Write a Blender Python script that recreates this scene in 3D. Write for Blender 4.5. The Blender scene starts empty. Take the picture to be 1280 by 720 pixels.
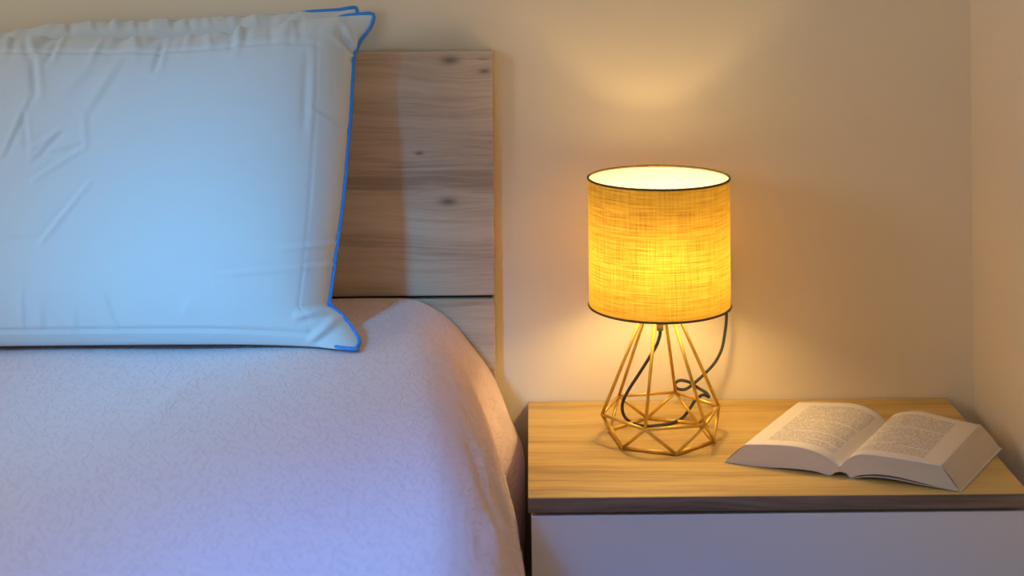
import bpy, bmesh, math, random
import numpy as np
from mathutils import Vector, Matrix

random.seed(4)
sc = bpy.context.scene
col = sc.collection

# ------------------------------------------------------------------ camera
F_PX, PPX, PPY = 1883.0, 660.0, -100.0      # focal length and principal point, 1280x720 frame
ROLL = math.radians(0.55)
CAM_Z = 1.10
cs, sn = math.cos(ROLL), math.sin(ROLL)

def at(px, py, Y):
    """world point seen at a pixel, at distance Y from the camera plane"""
    dx, dy = px - PPX, py - PPY
    return Vector(((dx * cs - dy * sn) / F_PX * Y, Y, CAM_Z - (dx * sn + dy * cs) / F_PX * Y))

def at_z(px, py, z):
    dx, dy = px - PPX, py - PPY
    Y = (CAM_Z - z) * F_PX / (dx * sn + dy * cs)
    return at(px, py, Y)

def to_px(P):
    """numpy (n,3) world -> pixels"""
    x = P[..., 0] / P[..., 1] * F_PX
    y = (CAM_Z - P[..., 2]) / P[..., 1] * F_PX
    return PPX + x * cs + y * sn, PPY - x * sn + y * cs

cam_d = bpy.data.cameras.new('camera')
cam_d.sensor_width = 36.0
cam_d.lens = F_PX * 36.0 / 1280.0
cam_d.shift_x = (640 - PPX) / 1280.0
cam_d.shift_y = (PPY - 360) / 1280.0
cam_d.clip_start = 0.02
cam = bpy.data.objects.new('camera', cam_d)
cam.location = (0, 0, CAM_Z)
cam.rotation_euler = (math.radians(90), ROLL, 0)
col.objects.link(cam)
sc.camera = cam
cam_d.dof.use_dof = True
cam_d.dof.focus_distance = 1.86
cam_d.dof.aperture_fstop = 5.6

sc.view_settings.view_transform = 'Standard'
sc.view_settings.look = 'None'
sc.view_settings.gamma = 1.0
sc.view_settings.use_curve_mapping = False
sc.view_settings.exposure = 0.0
sc.cycles.use_denoising = True
sc.cycles.max_bounces = 8
sc.cycles.diffuse_bounces = 5
sc.cycles.sample_clamp_indirect = 4.0

# ------------------------------------------------------------------ helpers
def finish(name, bm, m, parent=None, smooth=False, mats=None):
    me = bpy.data.meshes.new(name)
    bm.normal_update()
    bm.to_mesh(me)
    bm.free()
    return link(name, me, m, parent, smooth, mats)

def link(name, me, m, parent=None, smooth=False, mats=None):
    for mm in (mats or [m]):
        me.materials.append(mm)
    if smooth:
        for p in me.polygons:
            p.use_smooth = True
    o = bpy.data.objects.new(name, me)
    col.objects.link(o)
    if parent is not None:
        o.parent = parent
        o.matrix_parent_inverse = Matrix.Identity(4)
        o.location = -Vector(parent.location)      # meshes are written in world coordinates
    return o

def thing(name, loc, label, cat, group=None):
    o = bpy.data.objects.new(name, None)
    o.empty_display_size = 0.05
    o.location = loc
    col.objects.link(o)
    tag(o, label, cat, group)
    return o

def tag(o, label, cat, group=None):
    o['label'] = label
    o['category'] = cat
    if group:
        o['group'] = group

def box(bm, x0, x1, y0, y1, z0, z1, bev=0.0, seg=2):
    r = bmesh.ops.create_cube(bm, size=1.0)
    vs = r['verts']
    for v in vs:
        v.co = Vector((x0 + (v.co.x + .5) * (x1 - x0), y0 + (v.co.y + .5) * (y1 - y0), z0 + (v.co.z + .5) * (z1 - z0)))
    if bev > 0:
        es = list({e for v in vs for e in v.link_edges})
        bmesh.ops.bevel(bm, geom=es, offset=bev, segments=seg, affect='EDGES', profile=0.5)

def tube(bm, pts, r, n=10, closed=False, caps=True):
    """round tube swept along a polyline with a parallel-transported frame"""
    pts = [Vector(p) for p in pts]
    N = len(pts)
    tang = []
    for i in range(N):
        a = pts[(i - 1) % N] if (closed or i > 0) else pts[i]
        b = pts[(i + 1) % N] if (closed or i < N - 1) else pts[i]
        d = b - a
        tang.append(d.normalized() if d.length > 1e-9 else Vector((0, 0, 1)))
    ref = Vector((0, 0, 1)) if abs(tang[0].z) < .9 else Vector((1, 0, 0))
    u = (ref - tang[0] * ref.dot(tang[0])).normalized()
    rings = []
    for i in range(N):
        u = (u - tang[i] * u.dot(tang[i])).normalized()
        w = tang[i].cross(u)
        rr = r[i] if isinstance(r, (list, tuple)) else r
        rings.append([bm.verts.new(pts[i] + (u * math.cos(2 * math.pi * k / n) + w * math.sin(2 * math.pi * k / n)) * rr) for k in range(n)])
    for i in range(N if closed else N - 1):
        a, b = rings[i], rings[(i + 1) % N]
        for k in range(n):
            bm.faces.new((a[k], a[(k + 1) % n], b[(k + 1) % n], b[k]))
    if caps and not closed:
        bm.faces.new(list(reversed(rings[0])))
        bm.faces.new(rings[-1])

def lathe(bm, prof, cx, cy, n=48):
    rings = []
    for r, z in prof:
        if r < 1e-6:
            rings.append([bm.verts.new((cx, cy, z))])
        else:
            rings.append([bm.verts.new((cx + r * math.cos(2 * math.pi * k / n), cy + r * math.sin(2 * math.pi * k / n), z)) for k in range(n)])
    for a, b in zip(rings[:-1], rings[1:]):
        for k in range(n):
            q = [a[k % len(a)], a[(k + 1) % n % len(a)], b[(k + 1) % n % len(b)], b[k % len(b)]]
            q2 = []
            for v in q:
                if v not in q2:
                    q2.append(v)
            if len(q2) > 2:
                bm.faces.new(q2)

def smooth_path(pts, sub=8):
    """Catmull-Rom through points"""
    pts = [Vector(p) for p in pts]
    P = [pts[0] * 2 - pts[1]] + pts + [pts[-1] * 2 - pts[-2]]
    out = []
    for i in range(1, len(P) - 2):
        a, b, c, d = P[i - 1], P[i], P[i + 1], P[i + 2]
        for k in range(sub):
            t = k / sub
            out.append(0.5 * ((2 * b) + (c - a) * t + (2 * a - 5 * b + 4 * c - d) * t * t + (-a + 3 * b - 3 * c + d) * t ** 3))
    out.append(pts[-1])
    return out

# ------------------------------------------------------------------ materials
class NT:
    def __init__(s, name):
        s.m = bpy.data.materials.new(name)
        s.m.use_nodes = True
        s.t = s.m.node_tree
        s.t.nodes.clear()
        s.out = s.t.nodes.new('ShaderNodeOutputMaterial')
    def n(s, typ, ins=None, **kw):
        nd = s.t.nodes.new(typ)
        for k, v in kw.items():
            setattr(nd, k, v)
        for k, v in (ins or {}).items():
            if isinstance(v, bpy.types.NodeSocket):
                s.t.links.new(v, nd.inputs[k])
            else:
                nd.inputs[k].default_value = v
        return nd
    def link(s, a, b):
        s.t.links.new(a, b)
    def math(s, op, a, b=0.0, c=None, clamp=False):
        ins = {0: a, 1: b}
        if c is not None:
            ins[2] = c
        nd = s.n('ShaderNodeMath', ins, operation=op)
        nd.use_clamp = clamp
        return nd.outputs[0]
    def mapping(s, scale, loc=(0, 0, 0), coord='Object', rot=(0, 0, 0)):
        tc = s.n('ShaderNodeTexCoord')
        return s.n('ShaderNodeMapping', {'Vector': tc.outputs[coord], 'Scale': scale, 'Location': loc, 'Rotation': rot}).outputs[0]
    def noise(s, vec, scale, detail=4, rough=.5, dist=0.0):
        return s.n('ShaderNodeTexNoise', {'Vector': vec, 'Scale': scale, 'Detail': detail, 'Roughness': rough, 'Distortion': dist}).outputs['Fac']
    def ramp(s, fac, stops, interp='LINEAR'):
        nd = s.n('ShaderNodeValToRGB', {'Fac': fac})
        cr = nd.color_ramp
        cr.interpolation = interp
        while len(cr.elements) < len(stops):
            cr.elements.new(0.5)
        for e, (p, c) in zip(cr.elements, stops):
            e.position = p
            e.color = (c[0], c[1], c[2], 1)
        return nd.outputs[0]
    def mix(s, fac, a, b, blend='MIX'):
        nd = s.n('ShaderNodeMix', data_type='RGBA', blend_type=blend)
        for k, v in ((0, fac), (6, a), (7, b)):
            if isinstance(v, bpy.types.NodeSocket):
                s.t.links.new(v, nd.inputs[k])
            else:
                nd.inputs[k].default_value = v if k == 0 else (v[0], v[1], v[2], 1)
        return nd.outputs[2]
    def bump(s, h, strength=.3, dist=.002, normal=None):
        ins = {'Height': h, 'Strength': strength, 'Distance': dist}
        if normal is not None:
            ins['Normal'] = normal
        return s.n('ShaderNodeBump', ins).outputs[0]
    def bsdf(s, color, rough=.6, metal=0.0, normal=None, spec=.5, sheen=0.0):
        ins = {'Base Color': color if isinstance(color, bpy.types.NodeSocket) else (color[0], color[1], color[2], 1),
               'Roughness': rough, 'Metallic': metal, 'Specular IOR Level': spec, 'Sheen Weight': sheen}
        if normal is not None:
            ins['Normal'] = normal
        b = s.n('ShaderNodeBsdfPrincipled', ins)
        s.link(b.outputs[0], s.out.inputs[0])
        return b

def mat_wall(name, colr):
    k = NT(name)
    v = k.mapping((1, 1, 1))
    a = k.noise(v, 5, 5, .6)
    f = k.noise(v, 260, 3, .6)
    dents = k.n('ShaderNodeTexVoronoi', {'Vector': v, 'Scale': 9.0, 'Randomness': 1.0}).outputs['Distance']
    dd = k.n('ShaderNodeMapRange', {'Value': dents, 'From Min': .02, 'From Max': .055, 'To Min': 0, 'To Max': 1}).outputs[0]
    h = k.math('ADD', k.math('MULTIPLY', a, 1.4), k.math('ADD', k.math('MULTIPLY', f, .10), k.math('MULTIPLY', dd, .15)))
    c = k.mix(k.math('MULTIPLY', a, .35), colr, [x * .94 for x in colr])
    k.bsdf(c, .75, normal=k.bump(h, .35, .004), spec=.2)
    return k.m

def mat_wood(name, dark, mid, light, knots=(), seed=0.0, axis='X', rough=.5, con=1.0):
    """oak decor, grain running along X; knots = world (x, z) or (x, y) spots"""
    k = NT(name)
    geo = k.n('ShaderNodeNewGeometry').outputs['Position']
    sep = k.n('ShaderNodeSeparateXYZ', {0: geo})
    x, y, z = sep.outputs
    across = k.math('ADD', z, k.math('MULTIPLY', y, 1.0))
    dark_k = None
    for kx, kz, kr in knots:
        dx = k.math('MULTIPLY', k.math('SUBTRACT', x, kx), .45)
        dz = k.math('SUBTRACT', across, kz)
        d2 = k.math('ADD', k.math('MULTIPLY', dx, dx), k.math('MULTIPLY', dz, dz))
        d = k.math('SQRT', d2)
        fall = k.math('POWER', 2.718, k.math('MULTIPLY', d, -1.0 / (kr * 1.6)))
        # grain flows round the knot
        across = k.math('ADD', across, k.math('MULTIPLY', k.math('MULTIPLY', fall, k.math('SIGN', dz)), -kr * .8))
        spot = k.math('POWER', 2.718, k.math('MULTIPLY', d2, -1.0 / (kr * kr * .12)))
        dark_k = spot if dark_k is None else k.math('MAXIMUM', dark_k, spot)
    vec = k.n('ShaderNodeCombineXYZ', {0: k.math('ADD', x, seed), 1: across, 2: seed}).outputs[0]
    warp = k.noise(k.n('ShaderNodeMapping', {'Vector': vec, 'Scale': (3, 5, 1)}).outputs[0], 1.0, 3, .5)
    vec2 = k.n('ShaderNodeCombineXYZ', {0: k.math('ADD', x, seed), 1: k.math('ADD', across, k.math('MULTIPLY', warp, .05)), 2: seed}).outputs[0]
    broad = k.noise(k.n('ShaderNodeMapping', {'Vector': vec2, 'Scale': (1.6, 26, 1)}).outputs[0], 1.0, 5, .6)
    streak = k.noise(k.n('ShaderNodeMapping', {'Vector': vec2, 'Scale': (7, 210, 1)}).outputs[0], 1.0, 4, .65)
    pores = k.noise(k.n('ShaderNodeMapping', {'Vector': vec2, 'Scale': (28, 700, 1)}).outputs[0], 1.0, 2, .5)
    f = k.math('ADD', k.math('MULTIPLY', broad, .62), k.math('ADD', k.math('MULTIPLY', streak, .30), k.math('MULTIPLY', pores, .10)))
    f = k.math('ADD', k.math('MULTIPLY', k.math('SUBTRACT', f, .51), con), .51)
    c = k.ramp(f, [(.30, dark), (.50, mid), (.70, light)])
    if dark_k is not None:
        c = k.mix(k.math('MULTIPLY', dark_k, .8), c, [v * .35 for v in dark])
    k.bsdf(c, rough, normal=k.bump(k.math('ADD', streak, pores), .12, .0006), spec=.35)
    return k.m

M = {}
M['wall'] = mat_wall('wall_paint', (.82, .73, .555))
M['headboard'] = mat_wood('headboard_oak', (.37, .285, .21), (.55, .44, .33), (.66, .55, .43), [(-.110, .726 + 2.006, .016), (-.106, .914 + 2.006, .018), (-.060, .905 + 2.006, .012), (-.148, .790 + 2.006, .008)], 0.3, con=1.9)
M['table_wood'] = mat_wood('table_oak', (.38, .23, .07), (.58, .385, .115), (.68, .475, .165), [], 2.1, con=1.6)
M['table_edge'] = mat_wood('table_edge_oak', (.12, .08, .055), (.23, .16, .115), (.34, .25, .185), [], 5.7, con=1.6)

k = NT('white_lacquer')
v = k.mapping((1, 1, 1))
k.bsdf((.80, .77, .77), .42, normal=k.bump(k.noise(v, 180, 3), .05, .001), spec=.4)
M['white'] = k.m

k = NT('dark_gap')
k.bsdf(k.ramp(k.noise(k.mapping((1, 1, 1)), 30), [(0, (.02, .017, .014)), (1, (.035, .03, .025))]), .8)
M['dark'] = k.m

k = NT('floor_tile')
v = k.mapping((1, 1, 1))
br = k.n('ShaderNodeTexBrick', {'Vector': v, 'Color1': (.40, .34, .29, 1), 'Color2': (.36, .31, .27, 1), 'Mortar': (.2, .18, .16, 1), 'Scale': 1.0, 'Mortar Size': .004, 'Brick Width': .4, 'Row Height': .4}, offset=0.0)
k.bsdf(br.outputs['Color'], .35)
M['floor'] = k.m

def mat_fabric(name, colr, weave=900.0, strength=.12):
    k = NT(name)
    v = k.mapping((1, 1, 1))
    a = k.noise(k.n('ShaderNodeMapping', {'Vector': v, 'Scale': (weave, 60, 60)}).outputs[0], 1, 2)
    b = k.noise(k.n('ShaderNodeMapping', {'Vector': v, 'Scale': (60, 60, weave)}).outputs[0], 1, 2)
    w = k.math('ADD', a, b)
    big = k.noise(v, 28, 4, .55)
    n1 = k.bump(big, .25, .004)
    n2 = k.bump(w, strength, .0005, n1)
    k.bsdf(k.mix(k.math('MULTIPLY', w, .12), colr, [x * .9 for x in colr]), .85, normal=n2, spec=.15, sheen=.25)
    return k.m
M['pillow'] = mat_fabric('pillow_cotton', (.62, .69, .71))
M['mattress'] = mat_fabric('mattress_ticking', (.75, .74, .72))

k = NT('blue_piping')
v = k.mapping((1, 1, 1))
k.bsdf(k.ramp(k.noise(v, 500, 2), [(.2, (.02, .19, .60)), (.8, (.04, .30, .80))]), .6, normal=k.bump(k.noise(v, 900, 2), .4, .0006))
M['piping'] = k.m

# quilted bedspread: matelasse squiggles
k = NT('bedspread_quilt')
uvn = k.n('ShaderNodeTexCoord').outputs['UV']           # metres along the cloth
nz = k.n('ShaderNodeTexNoise', {'Vector': uvn, 'Scale': 34.0, 'Detail': 2.0})
off = k.n('ShaderNodeVectorMath', {0: nz.outputs['Color'], 1: (.5, .5, .5)}, operation='SUBTRACT').outputs[0]
off = k.n('ShaderNodeVectorMath', {0: off, 'Scale': .022}, operation='SCALE').outputs[0]
wv = k.n('ShaderNodeVectorMath', {0: uvn, 1: off}, operation='ADD').outputs[0]
wv = k.n('ShaderNodeMapping', {'Vector': wv, 'Scale': (1.0, .5, 1.0)}).outputs[0]
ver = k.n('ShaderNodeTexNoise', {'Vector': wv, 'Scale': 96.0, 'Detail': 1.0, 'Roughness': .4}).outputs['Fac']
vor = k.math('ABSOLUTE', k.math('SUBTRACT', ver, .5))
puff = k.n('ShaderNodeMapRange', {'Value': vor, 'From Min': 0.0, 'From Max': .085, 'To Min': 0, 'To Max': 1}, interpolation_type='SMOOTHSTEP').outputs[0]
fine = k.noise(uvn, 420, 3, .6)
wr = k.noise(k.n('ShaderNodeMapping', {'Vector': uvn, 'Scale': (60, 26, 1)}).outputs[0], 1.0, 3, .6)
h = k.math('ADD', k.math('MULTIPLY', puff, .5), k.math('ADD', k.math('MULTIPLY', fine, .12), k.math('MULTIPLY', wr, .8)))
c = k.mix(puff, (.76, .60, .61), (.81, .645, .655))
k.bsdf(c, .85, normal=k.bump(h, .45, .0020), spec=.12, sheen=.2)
M['spread'] = k.m

k = NT('gold_paint')
v = k.mapping((1, 1, 1))
k.bsdf(k.ramp(k.noise(v, 90, 3), [(.3, (.72, .44, .06)), (.7, (.84, .54, .09))]), .34, .55, normal=k.bump(k.noise(v, 300), .05, .0004))
M['gold'] = k.m

k = NT('cord_braid')
v = k.mapping((1, 1, 1))
k.bsdf(k.ramp(k.noise(v, 700, 2), [(.3, (.018, .019, .016)), (.7, (.055, .055, .045))]), .7, normal=k.bump(k.noise(v, 900, 2), .5, .0006))
M['cord'] = k.m

k = NT('socket_metal')
k.bsdf(k.ramp(k.noise(k.mapping((1, 1, 1)), 60), [(.3, (.55, .53, .50)), (.7, (.68, .66, .62))]), .25, .9)
M['socket'] = k.m

k = NT('plug_plastic')
k.bsdf(k.ramp(k.noise(k.mapping((1, 1, 1)), 60), [(.3, (.03, .03, .03)), (.7, (.05, .05, .05))]), .5)
M['plastic'] = k.m

k = NT('bulb_glow')
e = k.n('ShaderNodeEmission', {'Color': (1.0, .66, .26, 1), 'Strength': 104.0})
k.link(e.outputs[0], k.out.inputs[0])
M['bulb'] = k.m
BULB = e

# linen lamp shade: mustard weave outside, white lining inside, lets light through
k = NT('shade_linen')
uvn = k.n('ShaderNodeTexCoord').outputs['UV']
def sc_(sx, sy, loc=(0, 0, 0)):
    return k.n('ShaderNodeMapping', {'Vector': uvn, 'Scale': (sx, sy, 1), 'Location': loc}).outputs[0]
hz = k.noise(sc_(26, 1500), 1.0, 3, .6)
hz2 = k.noise(sc_(10, 480, (3, 1, 0)), 1.0, 3, .6)
vt = k.noise(sc_(1500, 30, (7, 3, 0)), 1.0, 3, .6)
vt2 = k.noise(sc_(420, 9, (1, 9, 0)), 1.0, 2, .6)
w = k.math('ADD', k.math('ADD', k.math('MULTIPLY', hz, .38), k.math('MULTIPLY', hz2, .26)), k.math('ADD', k.math('MULTIPLY', vt, .24), k.math('MULTIPLY', vt2, .12)))
ws = k.n('ShaderNodeMapRange', {'Value': w, 'From Min': .36, 'From Max': .64}).outputs[0]
ct = k.ramp(ws, [(.0, (.16, .080, .008)), (.5, (.60, .36, .045)), (1, (1.0, .70, .12))])
cd = k.ramp(ws, [(.0, (.22, .13, .02)), (.5, (.42, .27, .05)), (1, (.55, .38, .08))])
bmp = k.bump(w, .3, .0008)
dif = k.n('ShaderNodeBsdfDiffuse', {'Color': cd, 'Normal': bmp})
lamb = k.n('ShaderNodeBsdfTranslucent', {'Color': ct})
fwd = k.n('ShaderNodeBsdfRefraction', {'Color': ct, 'Roughness': 1.0, 'IOR': 1.45})
tra = k.n('ShaderNodeMixShader', {0: .055, 1: lamb.outputs[0], 2: fwd.outputs[0]})
inn = k.n('ShaderNodeBsdfDiffuse', {'Color': (.92, .89, .82, 1)})
outm = k.n('ShaderNodeMixShader', {0: .215, 1: dif.outputs[0], 2: tra.outputs[0]})
innm = k.n('ShaderNodeMixShader', {0: .18, 1: inn.outputs[0], 2: tra.outputs[0]})
bf = k.n('ShaderNodeNewGeometry').outputs['Backfacing']
mx = k.n('ShaderNodeMixShader', {0: bf, 1: outm.outputs[0], 2: innm.outputs[0]})
k.link(mx.outputs[0], k.out.inputs[0])
M['shade'] = k.m
k = NT('shade_trim')
k.bsdf(k.ramp(k.noise(k.mapping((1, 1, 1)), 400), [(.3, (.10, .065, .02)), (.7, (.17, .115, .035))]), .8)
M['trim'] = k.m

# paper with printed lines (UV: u across the page 0..1, v along the line stack 0..1)
def mat_page(name, u0, u1, v0, v1, breaks, seed):
    k = NT(name)
    uvn = k.n('ShaderNodeTexCoord').outputs['UV']
    sep = k.n('ShaderNodeSeparateXYZ', {0: uvn})
    u, vv = sep.outputs[0], sep.outputs[1]
    NL = 46.0
    tv = k.n('ShaderNodeMapRange', {'Value': vv, 'From Min': v0, 'From Max': v1}, clamp=False).outputs[0]
    tu = k.n('ShaderNodeMapRange', {'Value': u, 'From Min': u0, 'From Max': u1}, clamp=False).outputs[0]
    ln = k.math('MULTIPLY', tv, NL)
    idx = k.math('FLOOR', ln)
    fr = k.math('FRACT', ln)
    row = k.math('MULTIPLY', k.math('GREATER_THAN', fr, .28), k.math('LESS_THAN', fr, .80))
    wv = k.n('ShaderNodeCombineXYZ', {0: k.math('MULTIPLY', tu, 46.0), 1: k.math('MULTIPLY', idx, 7.31), 2: seed}).outputs[0]
    words = k.noise(wv, 1.0, 1.0, .4)
    word = k.math('GREATER_THAN', words, .40)
    lv = k.n('ShaderNodeCombineXYZ', {0: k.math('MULTIPLY', tu, 190.0), 1: k.math('MULTIPLY', ln, 2.2), 2: seed}).outputs[0]
    letters = k.n('ShaderNodeMapRange', {'Value': k.noise(lv, 1.0, 1.0, .5), 'From Min': .38, 'From Max': .52}).outputs[0]
    ink = k.math('MULTIPLY', k.math('MULTIPLY', row, word), letters)
    for op, a, b in (('GREATER_THAN', tu, 0.0), ('LESS_THAN', tu, 1.0), ('GREATER_THAN', tv, 0.0), ('LESS_THAN', tv, 1.0)):
        ink = k.math('MULTIPLY', ink, k.math(op, a, b))
    for lo, x0, x1 in breaks:                        # short last lines of paragraphs, indents
        hit = k.math('COMPARE', idx, lo, .1)
        cut = k.math('MULTIPLY', k.math('GREATER_THAN', tu, x0), k.math('LESS_THAN', tu, x1))
        ink = k.math('MULTIPLY', ink, k.math('SUBTRACT', 1.0, k.math('MULTIPLY', hit, cut)))
    tone = k.noise(uvn, 6, 3)
    paper = k.mix(tone, (.80, .73, .60), (.76, .68, .54))
    c = k.mix(k.math('MULTIPLY', ink, .72), paper, (.10, .085, .07))
    k.bsdf(c, .8, spec=.15)
    return k.m
M['page_l'] = mat_page('printed_page_even', .17, .86, .10, .90, [(19, .25, 1.1), (32, .2, 1.1), (33, -.1, .06), (40, .5, 1.1)], 1.7)
M['page_r'] = mat_page('printed_page_odd', .12, .80, .10, .90, [(15, .3, 1.1), (16, -.1, .06), (35, .3, .5), (36, -.1, .35), (37, .55, 1.1), (38, -.1, .25)], 8.3)
k = NT('page_edges')
v = k.mapping((1, 1, 1))
uvn = k.n('ShaderNodeTexCoord').outputs['UV']
ed = k.noise(k.n('ShaderNodeMapping', {'Vector': uvn, 'Scale': (3, 700, 1)}).outputs[0], 1.0, 3, .6)
k.bsdf(k.ramp(ed, [(.3, (.64, .55, .42)), (.55, (.70, .61, .47)), (.8, (.74, .65, .51))]), .85, normal=k.bump(ed, .4, .0006), spec=.1)
M['edges'] = k.m
k = NT('book_cover')
k.bsdf(k.ramp(k.noise(v := k.mapping((1, 1, 1)), 40), [(.3, (.62, .58, .52)), (.7, (.70, .66, .60))]), .45)
M['cover'] = k.m

# ------------------------------------------------------------------ setting
WALL_Y, WALL_X = 2.035, .596
def setting(name, m, *b):
    bm = bmesh.new()
    box(bm, *b)
    o = finish(name, bm, m)
    o['kind'] = 'structure'
    return o
setting('floor', M['floor'], -3.0, .75, -1.2, 2.2, -.10, 0.0)
setting('wall_back', M['wall'], -3.0, .75, WALL_Y, WALL_Y + .12, 0.0, 2.6)
setting('wall_right', M['wall'], WALL_X, WALL_X + .12, -1.2, WALL_Y, 0.0, 2.6)

# ------------------------------------------------------------------ bed
HB_F = 2.006                                            # front face of the headboard
hb_x = at(617.3, 270, HB_F).x
hb_top = at(540, 65, HB_F).z
seam = at(590, 371.5, HB_F).z
bed = thing('bed', (-.88, 1.05, 0), 'double bed with grey-brown wood-grain headboard against the wall, under a pale pink bedspread', 'bed')
bm = bmesh.new(); box(bm, -1.70, hb_x, HB_F, WALL_Y - .002, seam + .0022, hb_top, .0012)
o = finish('headboard_panel', bm, M['headboard'], bed)
bm = bmesh.new(); box(bm, -1.70, hb_x, HB_F, WALL_Y - .002, .24, seam - .0022, .0012)
o = finish('headboard_panel', bm, M['headboard'], bed)
bm = bmesh.new(); box(bm, -1.69, hb_x - .004, HB_F + .008, WALL_Y - .003, .20, hb_top - .02)
finish('headboard_backing', bm, M['dark'], bed)
bm = bmesh.new(); box(bm, -1.60, -.18, .19, 1.990, .33, .575, .05, 4)
finish('mattress', bm, M['mattress'], bed, True)
bm = bmesh.new(); box(bm, -1.60, -.18, .19, 2.000, .14, .328, .006)
finish('bed_base', bm, M['headboard'], bed)
for x in (-1.54, -.23):
    for y in (.26, 1.92):
        bm = bmesh.new(); box(bm, x - .03, x + .03, y - .03, y + .03, 0, .14, .004)
        finish('leg', bm, M['dark'], bed)

# bedspread ------------------------------------------------------
BED_TOP = .600
prof = {   # (X, Z) down the right side; first point = end of the flat top
    2.00: [(-.20, .600), (-.153, .597), (-.111, .573), (-.080, .536), (-.050, .494), (-.030, .442), (-.0135, .400), (-.0125, .33), (-.0125, .20), (-.0125, .06)],
    1.93: [(-.19, .600), (-.145, .597), (-.105, .576), (-.074, .540), (-.047, .496), (-.029, .445), (-.0145, .400), (-.0125, .33), (-.0125, .20), (-.0125, .06)],
    1.84: [(-.19, .600), (-.140, .597), (-.108, .580), (-.080, .549), (-.062, .502), (-.050, .450), (-.040, .400), (-.032, .33), (-.024, .20), (-.018, .06)],
    1.76: [(-.18, .600), (-.128, .598), (-.098, .583), (-.072, .552), (-.050, .508), (-.035, .460), (-.024, .405), (-.020, .33), (-.016, .20), (-.014, .06)],
    1.62: [(-.16, .600), (-.112, .598), (-.086, .581), (-.063, .551), (-.042, .508), (-.028, .460), (-.016, .405), (-.010, .33), (-.010, .20), (-.010, .06)],
    1.45: [(-.14, .600), (-.094, .598), (-.068, .580), (-.046, .550), (-.026, .508), (-.012, .460), (-.006, .405), (.000, .33), (.002, .20), (.004, .06)],
    1.20: [(-.12, .600), (-.072, .598), (-.045, .580), (-.022, .550), (-.003, .508), (.008, .460), (.014, .405), (.018, .33), (.022, .20), (.024, .06)],
    0.10: [(-.10, .600), (-.055, .598), (-.030, .580), (-.008, .550), (.009, .508), (.019, .460), (.024, .405), (.028, .33), (.032, .20), (.034, .06)],
}
ys = sorted(prof)
PA = np.array([prof[y] for y in ys])
def cr1(xs, vals, x):
    """monotone-ish cubic through samples (vals may be arrays)"""
    i = int(np.clip(np.searchsorted(xs, x) - 1, 0, len(xs) - 2))
    h = xs[i + 1] - xs[i]; t = min(1, max(0, (x - xs[i]) / h))
    def slope(j):
        if j == 0: return (vals[1] - vals[0]) / (xs[1] - xs[0])
        if j == len(xs) - 1: return (vals[-1] - vals[-2]) / (xs[-1] - xs[-2])
        return (vals[j + 1] - vals[j - 1]) / (xs[j + 1] - xs[j - 1])
    m0, m1 = slope(i) * h, slope(i + 1) * h
    return (2*t**3-3*t*t+1)*vals[i] + (t**3-2*t*t+t)*m0 + (-2*t**3+3*t*t)*vals[i+1] + (t**3-t*t)*m1

def side_curve(Y, n):
    P = cr1(np.array(ys), PA, Y)
    t = np.concatenate([[0], np.cumsum(np.linalg.norm(np.diff(P, axis=0), axis=1))])
    s = np.linspace(0, t[-1], n)
    out = np.array([cr1(t, P, v) for v in s])
    return out, t[-1]

NS, NTOP, NY = 90, 150, 330
Ys = np.linspace(2.000, .14, NY)
rng = np.random.RandomState(3)
verts, uvs = [], []
sn_ph = rng.rand(12) * 6.28
for j, Y in enumerate(Ys):
    sc_c, L = side_curve(Y, NS)
    xr = sc_c[0, 0]; xl = -1.60
    row = []
    lft = [(-1.63, .06), (-1.63, .20), (-1.63, .40), (-1.625, .52), (-1.61, .585)]
    for (x, z) in lft:
        row.append((x, Y, z, x))
    for i in range(NTOP):
        t = i / NTOP
        x = xl + (xr - xl) * t ** .8
        # soft lumps of the made bed
        z = BED_TOP + .0022 * math.sin(x * 9 + Y * 5 + sn_ph[0]) * math.sin(Y * 7 + sn_ph[1]) + .0012 * math.sin(x * 23 - Y * 11 + sn_ph[2])
        # long shallow ripple running down the bed
        rx = -.36 - .10 * (1.75 - Y)
        z += .0035 * math.exp(-((x - rx) / .012) ** 2) * max(0, min(1, (1.70 - Y) / .1)) * max(0, min(1, (Y - 1.45) / .1))
        w = min(1, (xr - x) / .08)
        row.append((x, Y, BED_TOP + (z - BED_TOP) * max(0, w), x))
    for i in range(NS):
        x, z = sc_c[i]
        s = i / (NS - 1)
        drop = max(0, min(1, (s - .12) / .25))
        # small creases hanging down the drape
        x2 = x + drop * (.0030 * math.sin(Y * 52 + z * 9 + sn_ph[3]) + .0018 * math.sin(Y * 117 - z * 31 + sn_ph[4])) * (0.35 if Y > 1.69 else 1.0)
        # hanging fold, slanting toward the foot
        fy = 1.56 + (z - .50) * .55
        x2 += drop * .007 * math.exp(-((Y - fy) / .030) ** 2) - drop * .007 * math.exp(-((Y - fy - .045) / .022) ** 2)
        if Y > 1.685 and z < .46:
            x2 = min(x2, -.0105)
        row.append((x2, Y, z, xr + s * L))
    verts.append(row)
NX = len(verts[0])
PV = np.array([[p[:3] for p in row] for row in verts])
tn = np.cross(np.gradient(PV, axis=1), np.gradient(PV, axis=0))
tn /= np.linalg.norm(tn, axis=-1, keepdims=True) + 1e-9
if tn[NY // 2, NX // 2, 2] < 0:
    tn = -tn
qx_, qy_ = to_px(PV)
side = np.zeros((NY, NX)); side[:, -NS:] = np.clip(np.linspace(-.15, 2.5, NS), 0, 1)
DD = np.zeros((NY, NX))
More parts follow.
